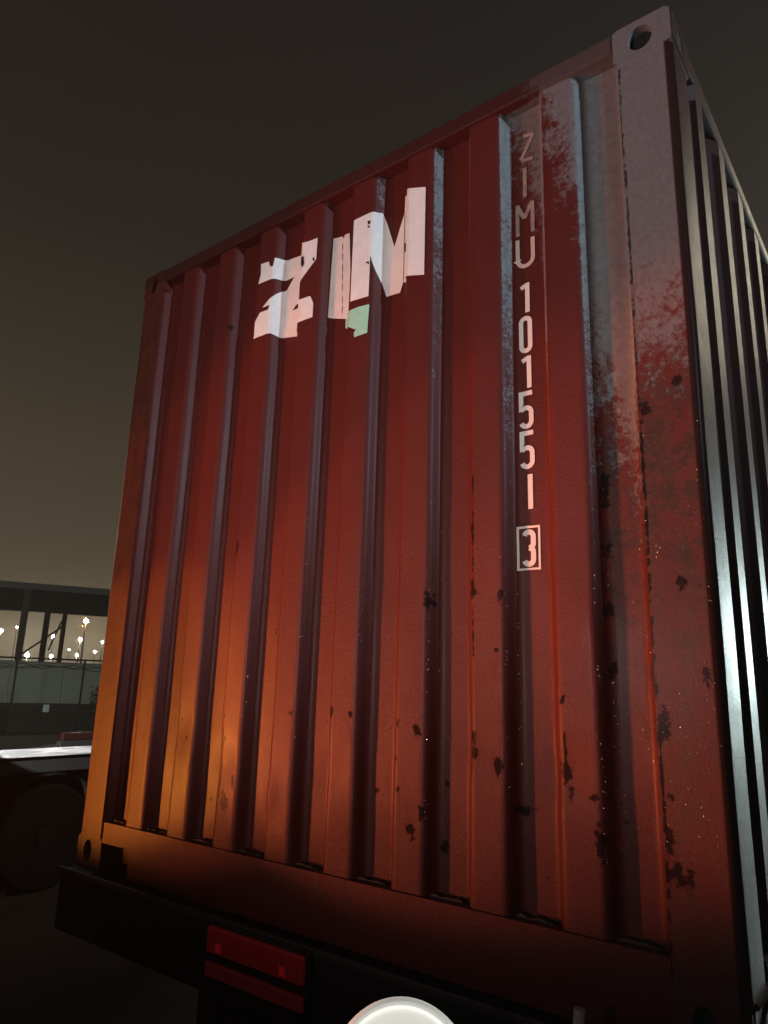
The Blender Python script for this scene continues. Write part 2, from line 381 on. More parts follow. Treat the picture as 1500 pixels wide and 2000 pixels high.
def casting(x0, x1, y0, y1, z0, z1, fh, sh, side):
    """hollow corner fitting: front oval hole fh = (x, z, rx, rz), side oval hole sh = (y, z, ry, rz) on the side x1 (side=1) or x0"""
    mb = MB(); n = 40
    fo = rrect(x0, x1, z0, z1, .02, n); fi = oval(*fh, n)
    a, b = ring_face(mb, fo, fi, lambda p: (p[0], y0, p[1]))
    back = [mb.bm.verts.new((p[0], y1, p[1])) for p in fo]
    tub = [mb.bm.verts.new((p[0], y0 + .028, p[1])) for p in fi]
    for i in range(n):
        j = (i + 1) % n
        mb.bm.faces.new((b[i], b[j], tub[j], tub[i]))
    # shell between front and back, leaving the side wall to its own holed plate
    for i in range(n):
        j = (i + 1) % n
        mx = (fo[i][0] + fo[j][0]) / 2
        mb.bm.faces.new((a[i], a[j], back[j], back[i]))
    mb.bm.faces.new(back)
    # side plate with a hole, 2.5 mm proud
    xs = (x1 + .0025) if side > 0 else (x0 - .0025)
    so = rrect(y0 + .016, y1 - .002, z0 + .010, z1 - .006, .02, n); si = oval(*sh, n)
    a2, b2 = ring_face(mb, so, si, lambda p: (xs, p[0], p[1]))
    dx = -.03 * side
    t2 = [mb.bm.verts.new((xs + dx * .08, p[0], p[1])) for p in so]
    for i in range(n):
        j = (i + 1) % n
        mb.bm.faces.new((a2[i], a2[j], t2[j], t2[i]))
    return mb
def hole(name, prof_loop, fn, parent):
    mb = MB(); mb.bm.faces.new([mb.bm.verts.new(fn(p)) for p in prof_loop]); return mb.build(name, DARK, parent, recalc=False)
def corner_casting(right, top, rear=False):
    x0, x1 = (W - .162, W) if right else (0, .162)
    z0, z1 = (H - .118, H) if top else (0, .118)
    y0, y1 = (L - .178, L) if rear else (0, .178)
    cx = (W - .0895) if right else .072
    if top and right: cx = W - .084
    cz = (z0 + z1) / 2 + (-.004 if top else .004)
    sh = (y0 + .085, (z0 + z1) / 2, .026, .038)
    rz_ = .040
    rx_ = .034 if (top and right) else .0265
    c = casting(x0, x1, y0, y1, z0, z1, (cx, cz, rx_, rz_), sh, 1 if right else -1).build('corner_casting', PAINT, box_, smooth=35)
    hole('casting_hole', oval(cx, cz, rx_ - .0003, rz_ - .0005, 24), lambda p: (p[0], y0 + .027, p[1]), c)
    hole('casting_hole', oval(*sh, 24), lambda p: ((x1 + .0008) if right else (x0 - .0008), p[0], p[1]), c)
for r_ in (0, 1):
    for t_ in (0, 1): corner_casting(r_, t_)
# posts between the fittings: rounded outer edge
def post(right):
    mb = MB(); z0, z1 = .118, H - .118
    r = .022
    if right:
        arc = [(W - r + r * math.sin(a), r - r * math.cos(a)) for a in [math.pi / 2 * i / 6 for i in range(7)]]
        sec = [(2.287, .10), (2.287, 0)] + arc + [(W, .138), (W - .03, .138)]
    else:
        arc = [(r - r * math.sin(a), r - r * math.cos(a)) for a in [math.pi / 2 * i / 6 for i in range(6, -1, -1)]]
        sec = [(.03, .138), (0, .138)] + arc + [(.150, 0), (.150, .10)]
    nz = 220; rows = []
    if right: sec = [sec[0]] + [(2.287 + (W - .022 - 2.287) * i / 20, 0) for i in range(20)] + sec[2:]
    for i in range(nz + 1):
        z = z0 + (z1 - z0) * i / nz
        rows.append([mb.bm.verts.new((x + .0008 * math.sin(z * 9), y + .0022 * mnoise.noise(Vector((x * 3, z * 3, 1))), z)) for x, y in sec])
    for a, b in zip(rows, rows[1:]):
        for i in range(len(sec) - 1): mb.bm.faces.new((a[i], a[i + 1], b[i + 1], b[i]))
    o = mb.build('corner_post', PAINT, box_, smooth=40)
    chips_on(o); return o
post(0); post(1)
# rails of the end frame
mb = MB(); mb.box(.163, W - .163, .002, .075, 2.528, 2.588, .006); mb.build('top_rail', PAINT, box_)
notch = [(.163, .178), (.163, .104), (.318, .104), (.338, .094), (.342, .004), (2.2865, .004), (2.2865, .178)]
mb = MB(); mb.prism(notch, .001, .060); mb.box(.170, 2.270, .061, .10, .03, .17)
br = mb.build('bottom_rail', PAINT, box_)
# drain gaps: grime heaped on the rail in the recesses
for k in range(9):
    xa, xb = XR[k] + .012, XL[k] - .03
    p = [(xa, .1775)]
    for i in range(7):
        p.append((xa + (xb - xa) * i / 6, .180 + random.uniform(.0, .008) * (1 if i < 6 else .3)))
    p.append((xb, .1775)); MB().prism(p, .030, .062).build('grime', CHIP, br)
# long side on the right: corrugated too
mb = MB(); XS = W - .004; D = .036
ys = [(.10, XS - .036), (.243, XS - .036)]
y = .262
while y < L - .40:
    ys += [(y, XS), (y + .080, XS), (y + .140, XS - D), (y + .226, XS - D)]; y += .292
ys += [(L - .16, XS - D)]
sv = []
for z in (.155, .9, 1.7, 2.545): sv.append([mb.bm.verts.new((x, yy, z)) for yy, x in ys])
for a, b in zip(sv, sv[1:]):
    for i in range(len(ys) - 1): mb.bm.faces.new((a[i], a[i + 1], b[i + 1], b[i]))
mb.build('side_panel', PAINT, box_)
for nm, z0, z1 in (('side_rail', 2.531, 2.589), ('side_rail', .002, .160)):
    mb = MB(); mb.box(W - .060, W - .001, .179, L - .179, z0, z1, .006); mb.build(nm, PAINT, box_)
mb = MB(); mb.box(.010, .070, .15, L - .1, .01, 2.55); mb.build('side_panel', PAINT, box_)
mb = MB(); mb.box(.08, W - .06, .08, L - .05, 2.540, 2.575); mb.build('roof', PAINT, box_)
mb = MB(); mb.box(.08, W - .08, .11, L - .05, .05, .10); mb.build('floor', STEEL, box_)
for x in (0, W - .15):
    mb = MB(); mb.box(x, x + .15, L - .15, L, 0, H, .01); mb.build('corner_post', PAINT, box_)
mb = MB(); mb.box(.151, W - .151, L - .06, L - .02, .02, H - .02); mb.build('rear_door', PAINT, box_)
# weld bead on the lower right fitting
mb = MB(); mb.tube([(W + .003, .026, .117), (W + .005, .09, .1185), (W + .003, .172, .119)], .007, 8)
mb.tube([(W + .004, .045, .070), (W + .005, .16, .122)], .005, 8)
mb.build('weld_bead', PAINT, box_)

# ------------------------------------------------------------------ lettering laid on the corrugated end
XB = [x for x, y in PROF]
def decal(name, polys, mat, parent, off=.004):
    bm = bmesh.new()
    for poly in polys:
        vs = [bm.verts.new((x, 0, z)) for x, z in poly]
        for t in tessellate_polygon([[Vector((x, z, 0)) for x, z in poly]]):
            try: bm.faces.new([vs[i] for i in t])
            except ValueError: pass
    lo = min(v.co.x for v in bm.verts); hi = max(v.co.x for v in bm.verts)
    cuts = [x for x in XB if lo < x < hi]
    for x in cuts:
        bmesh.ops.bisect_plane(bm, geom=bm.verts[:] + bm.edges[:] + bm.faces[:], plane_co=(x, 0, 0), plane_no=(1, 0, 0), dist=1e-6)
    zl = min(v.co.z for v in bm.verts); zh = max(v.co.z for v in bm.verts)
    for z in [z for z in ZS if zl < z < zh]:
        bmesh.ops.bisect_plane(bm, geom=bm.verts[:] + bm.edges[:] + bm.faces[:], plane_co=(0, 0, z), plane_no=(0, 0, 1), dist=1e-6)
    for v in bm.verts: v.co.y = surf(v.co.x, v.co.z) - off
    for f in bm.faces:
        f.normal_update()
        if f.normal.y > 0: f.normal_flip()
    me = bpy.data.meshes.new(name); bm.to_mesh(me); bm.free(); me.materials.append(mat)
    o = bpy.data.objects.new(name, me); COL.objects.link(o); o.parent = parent
    return o
LZ = [[0.8098, 2.3775], [0.857, 2.3725], [0.8650, 2.347], [0.8820, 2.3419], [0.8870, 2.3789], [0.8997, 2.3784], [0.9231, 2.3771], [0.9568, 2.3758], [1.0188, 2.370], [1.0120, 2.4166], [1.0420, 2.385], [1.0685, 2.3787], [1.1222, 2.3754], [1.1223, 2.284], [1.0389, 2.2139], [1.0404, 2.1458], [0.9868, 2.159], [0.9624, 2.1387], [0.9966, 2.1395], [1.0463, 2.138], [1.1014, 2.1355], [1.1197, 2.0982], [1.1193, 2.042], [1.0359, 2.0432], [1.0367, 2.011], [0.9135, 2.0341], [0.8927, 2.0452], [0.8029, 2.0452], [0.8032, 2.1184], [0.8274, 2.1523], [0.8734, 2.1504], [0.8813, 2.1687], [0.8423, 2.1701], [0.8695, 2.1914], [0.8924, 2.2084], [0.9068, 2.2346], [0.925, 2.2401], [0.9635, 2.2889], [0.9164, 2.285], [0.8932, 2.2848], [0.8038, 2.2877], [0.8147, 2.3288]]
LI = [[1.1667, 2.3788], [1.21, 2.372], [1.2141, 2.36], [1.22, 2.3753], [1.2437, 2.3739], [1.272, 2.0063], [1.1623, 2.0436]]
LM = [[1.3016, 2.3776], [1.3917, 2.3766], [1.403, 2.3766], [1.4099, 2.3812], [1.4585, 2.2302], [1.5007, 2.3525], [1.5019, 2.4185], [1.6203, 2.3733], [1.6194, 2.0395], [1.5044, 2.0735], [1.5034, 2.0857], [1.4879, 2.0403], [1.4294, 2.0435], [1.4087, 2.1104], [1.3849, 2.2028], [1.3842, 2.0394], [1.3016, 2.0454]]
LG = [[1.2908, 2.0098], [1.3378, 2.0121], [1.3887, 2.0068], [1.385, 1.8991], [1.3279, 1.8977], [1.3253, 1.9181], [1.3342, 1.9253], [1.2449, 1.9788], [1.2445, 2.0166]]
for nm, p in (('logo_letter', LZ), ('logo_letter', LI), ('logo_letter', LM)): decal(nm, [p], WHITE, box_)
decal('sticker', [LG], GREEN, box_)
MARKS = [[[1.0364, 2.3237], [1.0558, 2.3201], [1.062, 2.2844], [1.0522, 2.2718], [1.0398, 2.2926]], [[1.1033, 2.2926], [1.1127, 2.2964], [1.1157, 2.2792], [1.1069, 2.2796]], [[1.504, 2.2261], [1.5386, 2.2061], [1.5249, 2.1851], [1.5049, 2.192]], [[1.3651, 2.1781], [1.3805, 2.1785], [1.385, 2.1639]], [[1.3679, 2.345], [1.3806, 2.3432], [1.3827, 2.3304], [1.3717, 2.3293]], [[1.3687, 2.3271], [1.3784, 2.321], [1.3803, 2.3132], [1.3706, 2.3185]], [[1.5010, 2.345], [1.5035, 2.345], [1.5035, 2.08], [1.5010, 2.08]]]
for k in range(7):
    z = 2.34 - k * .045 + random.uniform(-.01, .01); x = 1.212 + (2.34 - z) * .05
    MARKS.append([[x, z], [x + .0025, z - .004], [x + .002, z - .03], [x - .0005, z - .028]])
for p in MARKS: decal('scratch', [p], CHIP, box_, .0055)

def ribbon(pts, w, closed=False):
    pts = [Vector(p) for p in pts]; n = len(pts); L_, R_ = [], []
    for i in range(n):
        if closed: a, b = pts[i - 1], pts[(i + 1) % n]; d0 = (pts[i] - a).normalized(); d1 = (b - pts[i]).normalized()
        else:
            d0 = (pts[i] - pts[i - 1]).normalized() if i else (pts[1] - pts[0]).normalized()
            d1 = (pts[i + 1] - pts[i]).normalized() if i < n - 1 else d0
        t = (d0 + d1).normalized(); nn = Vector((-t.y, t.x)); q = Vector((-d0.y, d0.x))
        k = w / 2 / max(.45, nn.dot(q)); L_.append(pts[i] + nn * k); R_.append(pts[i] - nn * k)
    m_ = n if closed else n - 1
    return [[tuple(L_[i]), tuple(L_[(i + 1) % n]), tuple(R_[(i + 1) % n]), tuple(R_[i])] for i in range(m_)]
def arc(cx, cz, rx, rz, a0, a1, n=12):
    return [(cx + rx * math.cos(math.radians(a0 + (a1 - a0) * i / n)), cz + rz * math.sin(math.radians(a0 + (a1 - a0) * i / n))) for i in range(n + 1)]
def glyph(ch, x0, x1, z0, z1, w):
    xa, xb, za, zb = x0 + w / 2, x1 - w / 2, z0 + w / 2, z1 - w / 2
    cx, h = (xa + xb) / 2, zb - za; r = (xb - xa) / 2
    if ch == '0': return [(arc(cx, zb - r, r, r, 0, 180) + arc(cx, za + r, r, r, 180, 360), True)]
    if ch == '1': return [([(xb - w * .1, z0), (xb - w * .1, zb + w * .45)], False), ([(xa, zb - h * .10), (xb - w * .55, zb - w * .1)], False)]
    if ch == '5':
        c2 = za + h * .29
        return [([(xb + w * .3, zb), (xa, zb), (xa, za + h * .56), (xa + .004, za + h * .58)], False), ([(xa - .001, za + h * .50)] + arc(cx, za + h * .42, r, h * .14, 130, 0, 8) + arc(cx, za + r, r, r, 0, -165, 10), False)]
    if ch == '3':
        r2 = h * .26
        return [(arc(cx, zb - r, r, r, 165, 0, 8) + [(xb, zb - h * .36)] + arc(cx, za + h * .5 + .012, r, .012, 0, -90, 5)[1:], False), (arc(cx, za + h * .5 - .012, r, .012, 90, 0, 5) + arc(cx, za + r, r, r, 0, -165, 10), False)]
    if ch == 'l': return [([(cx, z0), (cx, z1)], False)]
def strokes(name, st, w, mat, parent, off0):
    bm = bmesh.new(); off = off0
    for pts, closed in st:
        off += .00035
        for q in ribbon(pts, w, closed):
            f = bm.faces.new([bm.verts.new((x, surf(x, z) - off, z)) for x, z in q]); f.normal_update()
            if f.normal.y > 0: f.normal_flip()
    me = bpy.data.meshes.new(name); bm.to_mesh(me); bm.free(); me.materials.append(mat)
    o = bpy.data.objects.new(name, me); COL.objects.link(o); o.parent = parent
    return o
for ch, x0, x1, z0, z1 in (('1', 1.9367, 1.9730, 1.8149, 1.9133), ('0', 1.9354, 1.9779, 1.684, 1.8036), ('1', 1.9367, 1.9735, 1.5727, 1.6741), ('5', 1.9310, 1.9760, 1.4476, 1.5637), ('5', 1.9310, 1.9765, 1.3267, 1.4414)):
    strokes('serial_digit', glyph(ch, x0, x1, z0, z1, .0142), .0142, WHITE, box_, .002)
strokes('serial_digit', [([(1.9612, 1.2098), (1.9612, 1.311)], False)], .0150, WHITE, box_, .002)
strokes('check_digit', glyph('3', 1.9330, 1.9745, 1.0470, 1.1520, .0150), .0150, WHITE, box_, .002)
strokes('check_digit_frame', [([(1.9225, 1.0405), (1.9847, 1.0405), (1.9847, 1.1582), (1.9225, 1.1582)], True)], .0062, WHITE, box_, .002)
strokes('serial_letter', [([(1.9612, 2.4347), (1.9967, 2.4299)], False), ([(1.9953, 2.4269), (1.9521, 2.3515)], False), ([(1.9541, 2.348), (1.9929, 2.3406)], False)], .0120, WORN, box_, .002)
strokes('serial_letter', [([(1.9642, 2.3185), (1.9639, 2.2124)], False)], .0125, WORN, box_, .002)
strokes('serial_letter', [([(1.9369, 2.0804), (1.9369, 2.1917)], False), ([(1.9369, 2.1867), (1.9604, 2.1373)], False), ([(1.9604, 2.1373), (1.9874, 2.1882)], False), ([(1.9876, 2.1882), (1.9876, 2.0804)], False)], .0130, WORN, box_, .002)
strokes('serial_letter', [([(1.9357, 2.0689), (1.9357, 1.9966)] + arc(1.9606, 1.9966, .0249, .0250, 180, 360, 12) + [(1.9855, 2.0634)], False)], .0130, simple('thin_white_paint', (.55, .44, .40), .6, 0, .2, 50), box_, .002)

# faded letter and dots on the long side
def side_strokes(name, st, w):
    bm = bmesh.new(); xo = 0
    for pts in st:
        xo += .0004
        for q in ribbon(pts, w): bm.faces.new([bm.verts.new((XS - D + .002 + xo, a, b)) for a, b in q])
    bmesh.ops.recalc_face_normals(bm, faces=bm.faces[:])
    me = bpy.data.meshes.new(name); bm.to_mesh(me); bm.free(); me.materials.append(FAINT)
    o = bpy.data.objects.new(name, me); COL.objects.link(o); o.parent = box_
side_strokes('side_letter', [[(.43, 2.25), (.475, 2.05)], [(.478, 2.05), (.486, 2.20)]], .03)
side_strokes('side_letter', [[(.72, 2.20), (.76, 2.02)]], .03)
side_strokes('side_mark', [[(1.02, 2.10), (1.02, 2.03)]], .06)
side_strokes('side_mark', [[(1.30, 2.06), (1.30, 1.99)]], .06)

# rain drops clinging to the right post and to the rib edges
DROP = NT('rain_drop'); DROP.p.inputs['Base Color'].default_value = (.95, .93, .92, 1); DROP.p.inputs['Roughness'].default_value = .22; DROP.p.inputs['Metallic'].default_value = .85
DROP.p.inputs['Specular IOR Level'].default_value = .8
rd = random.Random(11); mb = MB(); spots = []
for k in range(2, 9):
    for e in (XR[k] + .002, XR[k] + FL + .002):
        wgt = .25 + .11 * k
        for i in range(int(24 * wgt)): spots.append((e + rd.uniform(-.003, .003), rd.triangular(.25, 1.45, .75)))
for i in range(150): spots.append((rd.uniform(2.290, 2.425), rd.triangular(.2, 1.6, .7)))
for i in range(70): spots.append((rd.uniform(2.17, 2.28), rd.triangular(.2, 1.5, .7)))
for i in range(25): spots.append((rd.uniform(1.1, 2.14), rd.triangular(.2, 1.6, .8)))
for x, z in spots:
    y = (-.0005 if x < 2.287 or x > 2.415 else 0.0) + (surf(x, z) if x < 2.287 else .0006 + (max(0, x - 2.416) ** 2) * 22)
    r = rd.uniform(.0007, .0018); ring = []
    for q, (rr, hh) in enumerate(((1, .15), (.86, -.42), (.5, -.75))):
        ring.append([mb.bm.verts.new((x + r * rr * math.cos(t * .7854), y + r * hh, z + r * 1.2 * rr * math.sin(t * .7854))) for t in range(8)])
    top = mb.bm.verts.new((x, y - r * .88, z))
    for p, q in zip(ring, ring[1:]):
        for t in range(8): mb.bm.faces.new((p[t], p[(t + 1) % 8], q[(t + 1) % 8], q[t]))
    for t in range(8): mb.bm.faces.new((ring[-1][t], ring[-1][(t + 1) % 8], top))
tag(mb.build('water_drops', DROP.m, box_, smooth=80), kind='stuff')

# ------------------------------------------------------------------ the chassis under the container
ch = thing('trailer_chassis', 'dark steel container chassis carrying the red container, with a red lamp in its end beam', 'trailer', (1.219, 0, GZ))
def cz(z): return z + ZB
mb = MB(); mb.box(-1.225, 1.225, -.060, .17, cz(-.215), cz(-.006), .012); mb.build('end_beam', STEEL, ch)
mb = MB(); mb.box(-1.226, 1.226, -.068, -.056, cz(-.014), cz(.008), .004); mb.build('beam_lip', EDGE, ch)
for s in (-.48, .48):
    mb = MB(); mb.box(s - .06, s + .06, .171, 12.0, cz(-.42), cz(-.03), .01); mb.build('main_rail', STEEL, ch)
for s in (-1.13, 1.13):
    mb = MB(); mb.box(s - .08, s + .08, -.05, .16, cz(-.005), cz(-.001)); mb.lathe([(.035, 0), (.035, .03), (.02, .055)], 'Z', 16, (s, .07, cz(-.002)))
    mb.build('twist_lock', STEEL, ch)
GLASS = glow('red_lamp_lens', (.34, .010, .016), .025)
DIM = glow('dim_red_lens', (.20, .010, .014), .04)
def red_lamp(x0, x1, z0, z1, st):
    hsg = MB().box(x0 - .012, x1 + .012, -.075, -.061, cz(z0 - .012), cz(z1 + .012), .004).build('lamp_housing', STEEL, ch)
    mb = MB(); mb.box(x0, x1, -.092, -.0755, cz(z0), cz(z1), .006); le = mb.build('lamp_lens', GLASS if st else DIM, hsg)
    for i in range(int((x1 - x0) / .016)):
        q = x0 + .010 + i * .016
        MB().box(q, q + .006, -.0945, -.0924, cz(z0 + .006), cz(z1 - .006), .0008).build('lens_rib', GLASS if st else DIM, le)
    for q in st:
        mb = MB(); mb.box(q - .012, q + .012, -.0965, -.0948, cz(z0 + .010), cz(z0 + .034), .0005)
        mb.build('lamp_diode', glow('red_diode', (.7, .015, .02), .05), le)
red_lamp(-.30, .105, -.085, -.012, (-.24, .03))
red_lamp(-.30, .105, -.150, -.110, ())
# handle and small clear lens near the right end
mb = MB(); mb.tube([(.90, -.075, cz(.012)), (.90, -.10, cz(.03)), (.905, -.10, cz(.07))], .012, 10); mb.build('lock_handle', ZINC, ch)
CLEAR = simple('clear_lens', (.80, .84, .84), .3, 0, .3, 60, .3)
mb = MB(); mb.box(1.03, 1.10, -.085, -.060, cz(.010), cz(.034), .005); mb.build('marker_lens', CLEAR, ch)
def wheel(parent, x, y, zc, R, wd_, side):
    t = MB(); h = wd_ / 2
    t.lathe([(R * .58, -h), (R * .93, -h), (R, -h * .8), (R, h * .8), (R * .93, h), (R * .58, h)], 'X', 40, (x, y, zc))
    ty = t.build('wheel', RUBBER, parent, smooth=40)
    t = MB(); q = side * (h - .06)
    t.lathe([(R * .575, q - .02), (R * .575, q + side * .05), (R * .50, q + side * .03), (R * .22, q + side * .01), (R * .2, q + side * .07), (.01, q + side * .075)], 'X', 32, (x, y, zc))
    t.build('rim', RIM, ty, smooth=35)
for y in (1.35, 2.65):
    for s in (-.98, .98): wheel(ch, s, y, .5, .5, .30, 1 if s > 0 else -1)
    mb = MB(); mb.tube([(-.95, y, .5), (.95, y, .5)], .06, 12); mb.build('axle', STEEL, ch)
for s in (-.95, .95):
    mb = MB(); mb.box(s - .30, s + .30, .70, .712, .22, .92, .004); mb.build('mudflap', RUBBER, ch)

# ------------------------------------------------------------------ round white work lamp low in front
gl = thing('work_lamp', 'round glowing white lamp with a pale rim, low in front of the container', 'lamp', (2.290, -.977, GZ))
kk = NT('opal_lens'); tcl = kk.n('ShaderNodeTexCoord').outputs['Object']
kk.p.inputs['Base Color'].default_value = (.75, .75, .70, 1)
kk.p.inputs['Emission Color'].default_value = (1.0, .98, .88, 1); kk.p.inputs['Emission Strength'].default_value = .66
kk.p.inputs['Roughness'].default_value = .25
BEZ = NT('glowing_bezel'); BEZ.p.inputs['Base Color'].default_value = (.8, .8, .76, 1); BEZ.p.inputs['Roughness'].default_value = .35
BEZ.p.inputs['Emission Color'].default_value = (.95, .98, .92, 1); BEZ.p.inputs['Emission Strength'].default_value = .30  # the rim glows by itself in place of light falling on it
HOUS = simple('lamp_housing_paint', (.30, .30, .28), .5, 0, .2)
LR = .083
rot_ = Vector((.58, -.72, .38)).normalized().to_track_quat('Z', 'Y').to_matrix().to_4x4()
def turned(mb, off): mb.bm.transform(Matrix.Translation((0, 0, off)) @ rot_); return mb
lz = .289 + ZB
hs = turned(MB().lathe([(.030, -.075), (.060, -.068), (LR * .97, -.020), (LR * .98, -.004)], 'Z', 48), lz).build('housing', HOUS, gl, smooth=40)
turned(MB().lathe([(LR * .90, -.003), (LR * .985, -.003), (LR, .004), (LR * .985, .013), (LR * .945, .017), (LR * .90, .013), (LR * .885, .006)], 'Z', 64), lz).build('bezel', BEZ.m, gl, smooth=50)
turned(MB().lathe([(LR * .88, .0065)] + [(LR * .88 * math.cos(a), .0065 + .022 * math.sin(a)) for a in [math.pi / 2 * i / 14 for i in range(1, 14)]] + [(.002, .0285)], 'Z', 64), lz).build('lens', kk.m, gl, smooth=50)
MB().tube([(-.03, .04, lz - .05), (-.03, .05, lz - .12), (0, .06, lz - .20)], .012, 10).build('bracket', STEEL, gl)
MB().tube([(0, .06, 0), (0, .06, lz - .19)], .022, 16).build('post', STEEL, gl)

# ------------------------------------------------------------------ neighbouring flatbed, parked parallel on the left
BLK = simple('black_underframe', (.006, .006, .007), .8, 0, .3, 10)
nb = thing('flatbed_trailer', 'low dark flatbed trailer with a bright pale side rail parked left of the container', 'trailer', (-5.0, 0, GZ))
def streaky():
    k = NT('wet_pale_rail'); tc = k.n('ShaderNodeTexCoord').outputs['Object']
    f = k.step(k.noise(k.scl(tc, (6, 2.2, 26)), 1.0, 5, .6), .40, .58)
    return k.fin(k.mix(f, (.42, .43, .45), (.86, .86, .86)), .4, 0, k.bump(k.noise(tc, 30, 4), .3, .01))
SILV = streaky()
mb = MB(); mb.box(-1.16, 1.16, -3.0, 9.0, 1.02, 1.175, .01); mb.build('deck', BLK, nb)
mb = MB(); mb.box(1.162, 1.20, -3.0, 9.0, 1.165, 1.238, .008); mb.build('side_rail', SILV, nb)
for y in (2.03, 3.3):
    wheel(nb, 1.0, y, .45, .46, .28, 1); wheel(nb, -1.0, y, .45, .46, .28, -1)
    mb = MB(); mb.tube([(-.95, y, .45), (.95, y, .45)], .06, 12); mb.build('axle', BLK, nb)
pts = [(1.02, 2.03 + .56 * math.cos(a), .45 + .56 * math.sin(a)) for a in [math.pi * i / 16 for i in range(17)]]
mb = MB()
for p, q in zip(pts, pts[1:]):
    mb.quad((.84, p[1], p[2]), (1.17, p[1], p[2]), (1.17, q[1], q[2]), (.84, q[1], q[2]))
    mb.quad((.84, p[1], p[2] - .012), (1.17, p[1], p[2] - .012), (1.17, q[1], q[2] - .012), (.84, q[1], q[2] - .012))
mb.build('mudguard', BLK, nb)
for s in (-.45, .45):
    mb = MB(); mb.box(s - .06, s + .06, -2.9, 8.9, .70, 1.018, .01); mb.build('main_rail', BLK, nb)
tl = MB().box(1.03, 1.09, 2.10, 2.42, 1.285, 1.36, .012).build('marker_lamp', simple('dark_red_lens', (.018, .004, .004), .4, 0, .2), nb)
mb = MB(); mb.box(1.02, 1.10, 2.08, 2.44, 1.176, 1.283, .006); mb.build('lamp_bracket', BLK, nb)

# ------------------------------------------------------------------ fence, wall and canopy far on the left
FA, FB = Vector((-20.6, 7.6, 0)), Vector((-17.2, 14.2, 0))
fd = (FB - FA).normalized(); fn = Vector((fd.y, -fd.x, 0))
fh = 2.44
fe = thing('chain_link_fence', 'chain link fence with dark posts and loose barbed wire along its top', 'fence', FA, 0)
GALV = simple('dark_galvanised', (.020, .022, .021), .55, .3, .3, 10)
def fp(t, z, o=0): v = fd * t + fn * o; return (v.x, v.y, z)
flen = (FB - FA).length; t0 = (Vector((-19.86, 8.81 + .55, 0)) - FA).dot(fd); sp_ = 1.92
t = t0 - 2 * sp_
while t < flen + .1:
    if t > -.1: MB().tube([fp(t, 0), fp(t, fh + .03)], .032, 10).build('post', GALV, fe)
    t += sp_
MB().tube([fp(0, fh), fp(flen, fh)], .026, 8).build('top_rail', GALV, fe)
MB().tube([fp(0, .98), fp(flen, .98)], .012, 6).build('mid_wire', GALV, fe)
mb = MB(); st = .075; k = -int(fh / st)
while k * st < flen:
    for sgn in (1, -1):
        ta, tb = k * st, k * st + fh; za, zb = (0.02, fh - .02) if sgn > 0 else (fh - .02, .02)
        a, b = max(ta, 0), min(tb, flen)
        if b > a:
            f = lambda q: za + (zb - za) * (q - ta) / (tb - ta)
            mb.tube([fp(a, f(a), .004 * sgn), fp(b, f(b), .004 * sgn)], .0022, 3, False)
    k += 1
mb.build('wire_mesh', GALV, fe)
for ph, zz, am in ((0, 2.20, .05), (1.9, 2.17, .06), (3.6, 2.22, .04)):
    mb = MB(); mb.tube([fp(flen * i / 120, zz + am * math.sin(flen * i / 120 * 2.1 + ph) + .02 * math.sin(i * .7 + ph), -.06 + .03 * math.sin(i * .5 + ph)) for i in range(121)], .011, 5)
    mb.build('barbed_wire', GALV, fe)
mb = MB(); tt = (Vector((-18.76, 9.89, 0)) - FA).dot(fd); p0 = fp(tt - .09, 0, .05)
tag(MB().quad(fp(tt - .085, .84, .055), fp(tt + .085, .84, .055), fp(tt + .085, 1.06, .055), fp(tt - .085, 1.06, .055)).quad(fp(tt - .085, .84, .05), fp(tt - .085, 1.06, .05), fp(tt + .085, 1.06, .05), fp(tt + .085, .84, .05)).build('fence_sign', simple('white_sign', (.5, .5, .48), .6), None), 'small white plate hanging low on the chain link fence', 'sign').location = FA
WA, WB_ = Vector((-25.2, 6.0, 0)), Vector((-20.6, 17.2, 0))
wdv = (WB_ - WA).normalized(); wnr = Vector((wdv.y, -wdv.x, 0)); wl = (WB_ - WA).length
wall = thing('boundary_wall', 'pale grey green wall standing behind the chain link fence', 'wall', WA, math.atan2(wdv.y, wdv.x))
PALE = simple('pale_panel', (.36, .40, .35), .7, 0, .22, 1.2, .1)
for i in range(7): MB().box(i * wl / 7, (i + 1) * wl / 7 - .012, 0, .12, .98, 2.36, .006).build('panel', PALE, wall)
MB().box(0, wl, -.02, .16, 0, .978).build('plinth', simple('dark_plinth', (.055, .055, .050), .8, 0, .35, 2), wall)
MB().box(0, wl, -.01, .14, 2.362, 2.42).build('coping', simple('grey_coping', (.20, .21, .20), .7), wall)
# bush against the wall
bush = thing('bush', 'dark leafy bush beside the pale wall at the container edge', 'bush', (-18.9, 11.75, 0))
LEAF = simple('dark_leaf', (.035, .055, .025), .6, 0, .5, 4)
mb = MB()
for i in range(700):
    a = random.uniform(0, 6.28); rr = random.uniform(0, 1) ** .5 * .62; z = random.uniform(.1, 1.65)
    rr *= (1 - (z / 1.9) ** 2) ** .5 * (0.75 + .35 * math.sin(a * 3 + z * 4)); c = Vector((rr * math.cos(a), rr * math.sin(a), z))
    u = Vector((random.gauss(0, 1), random.gauss(0, 1), random.gauss(0, 1))).normalized(); v = u.orthogonal().normalized()
    s_ = random.uniform(.03, .07); mb.quad(c - u * s_, c + v * s_ * .5, c + u * s_, c - v * s_ * .5)
mb.build('foliage', LEAF, bush, recalc=False)
mb = MB()
for i in range(6):
    a = i * 1.05; mb.tube([(0, 0, 0), (.12 * math.cos(a), .12 * math.sin(a), .6), (.3 * math.cos(a), .3 * math.sin(a), 1.35)], [.02, .014, .006], 6)
mb.build('stem', simple('bark', (.03, .022, .015), .8), bush)

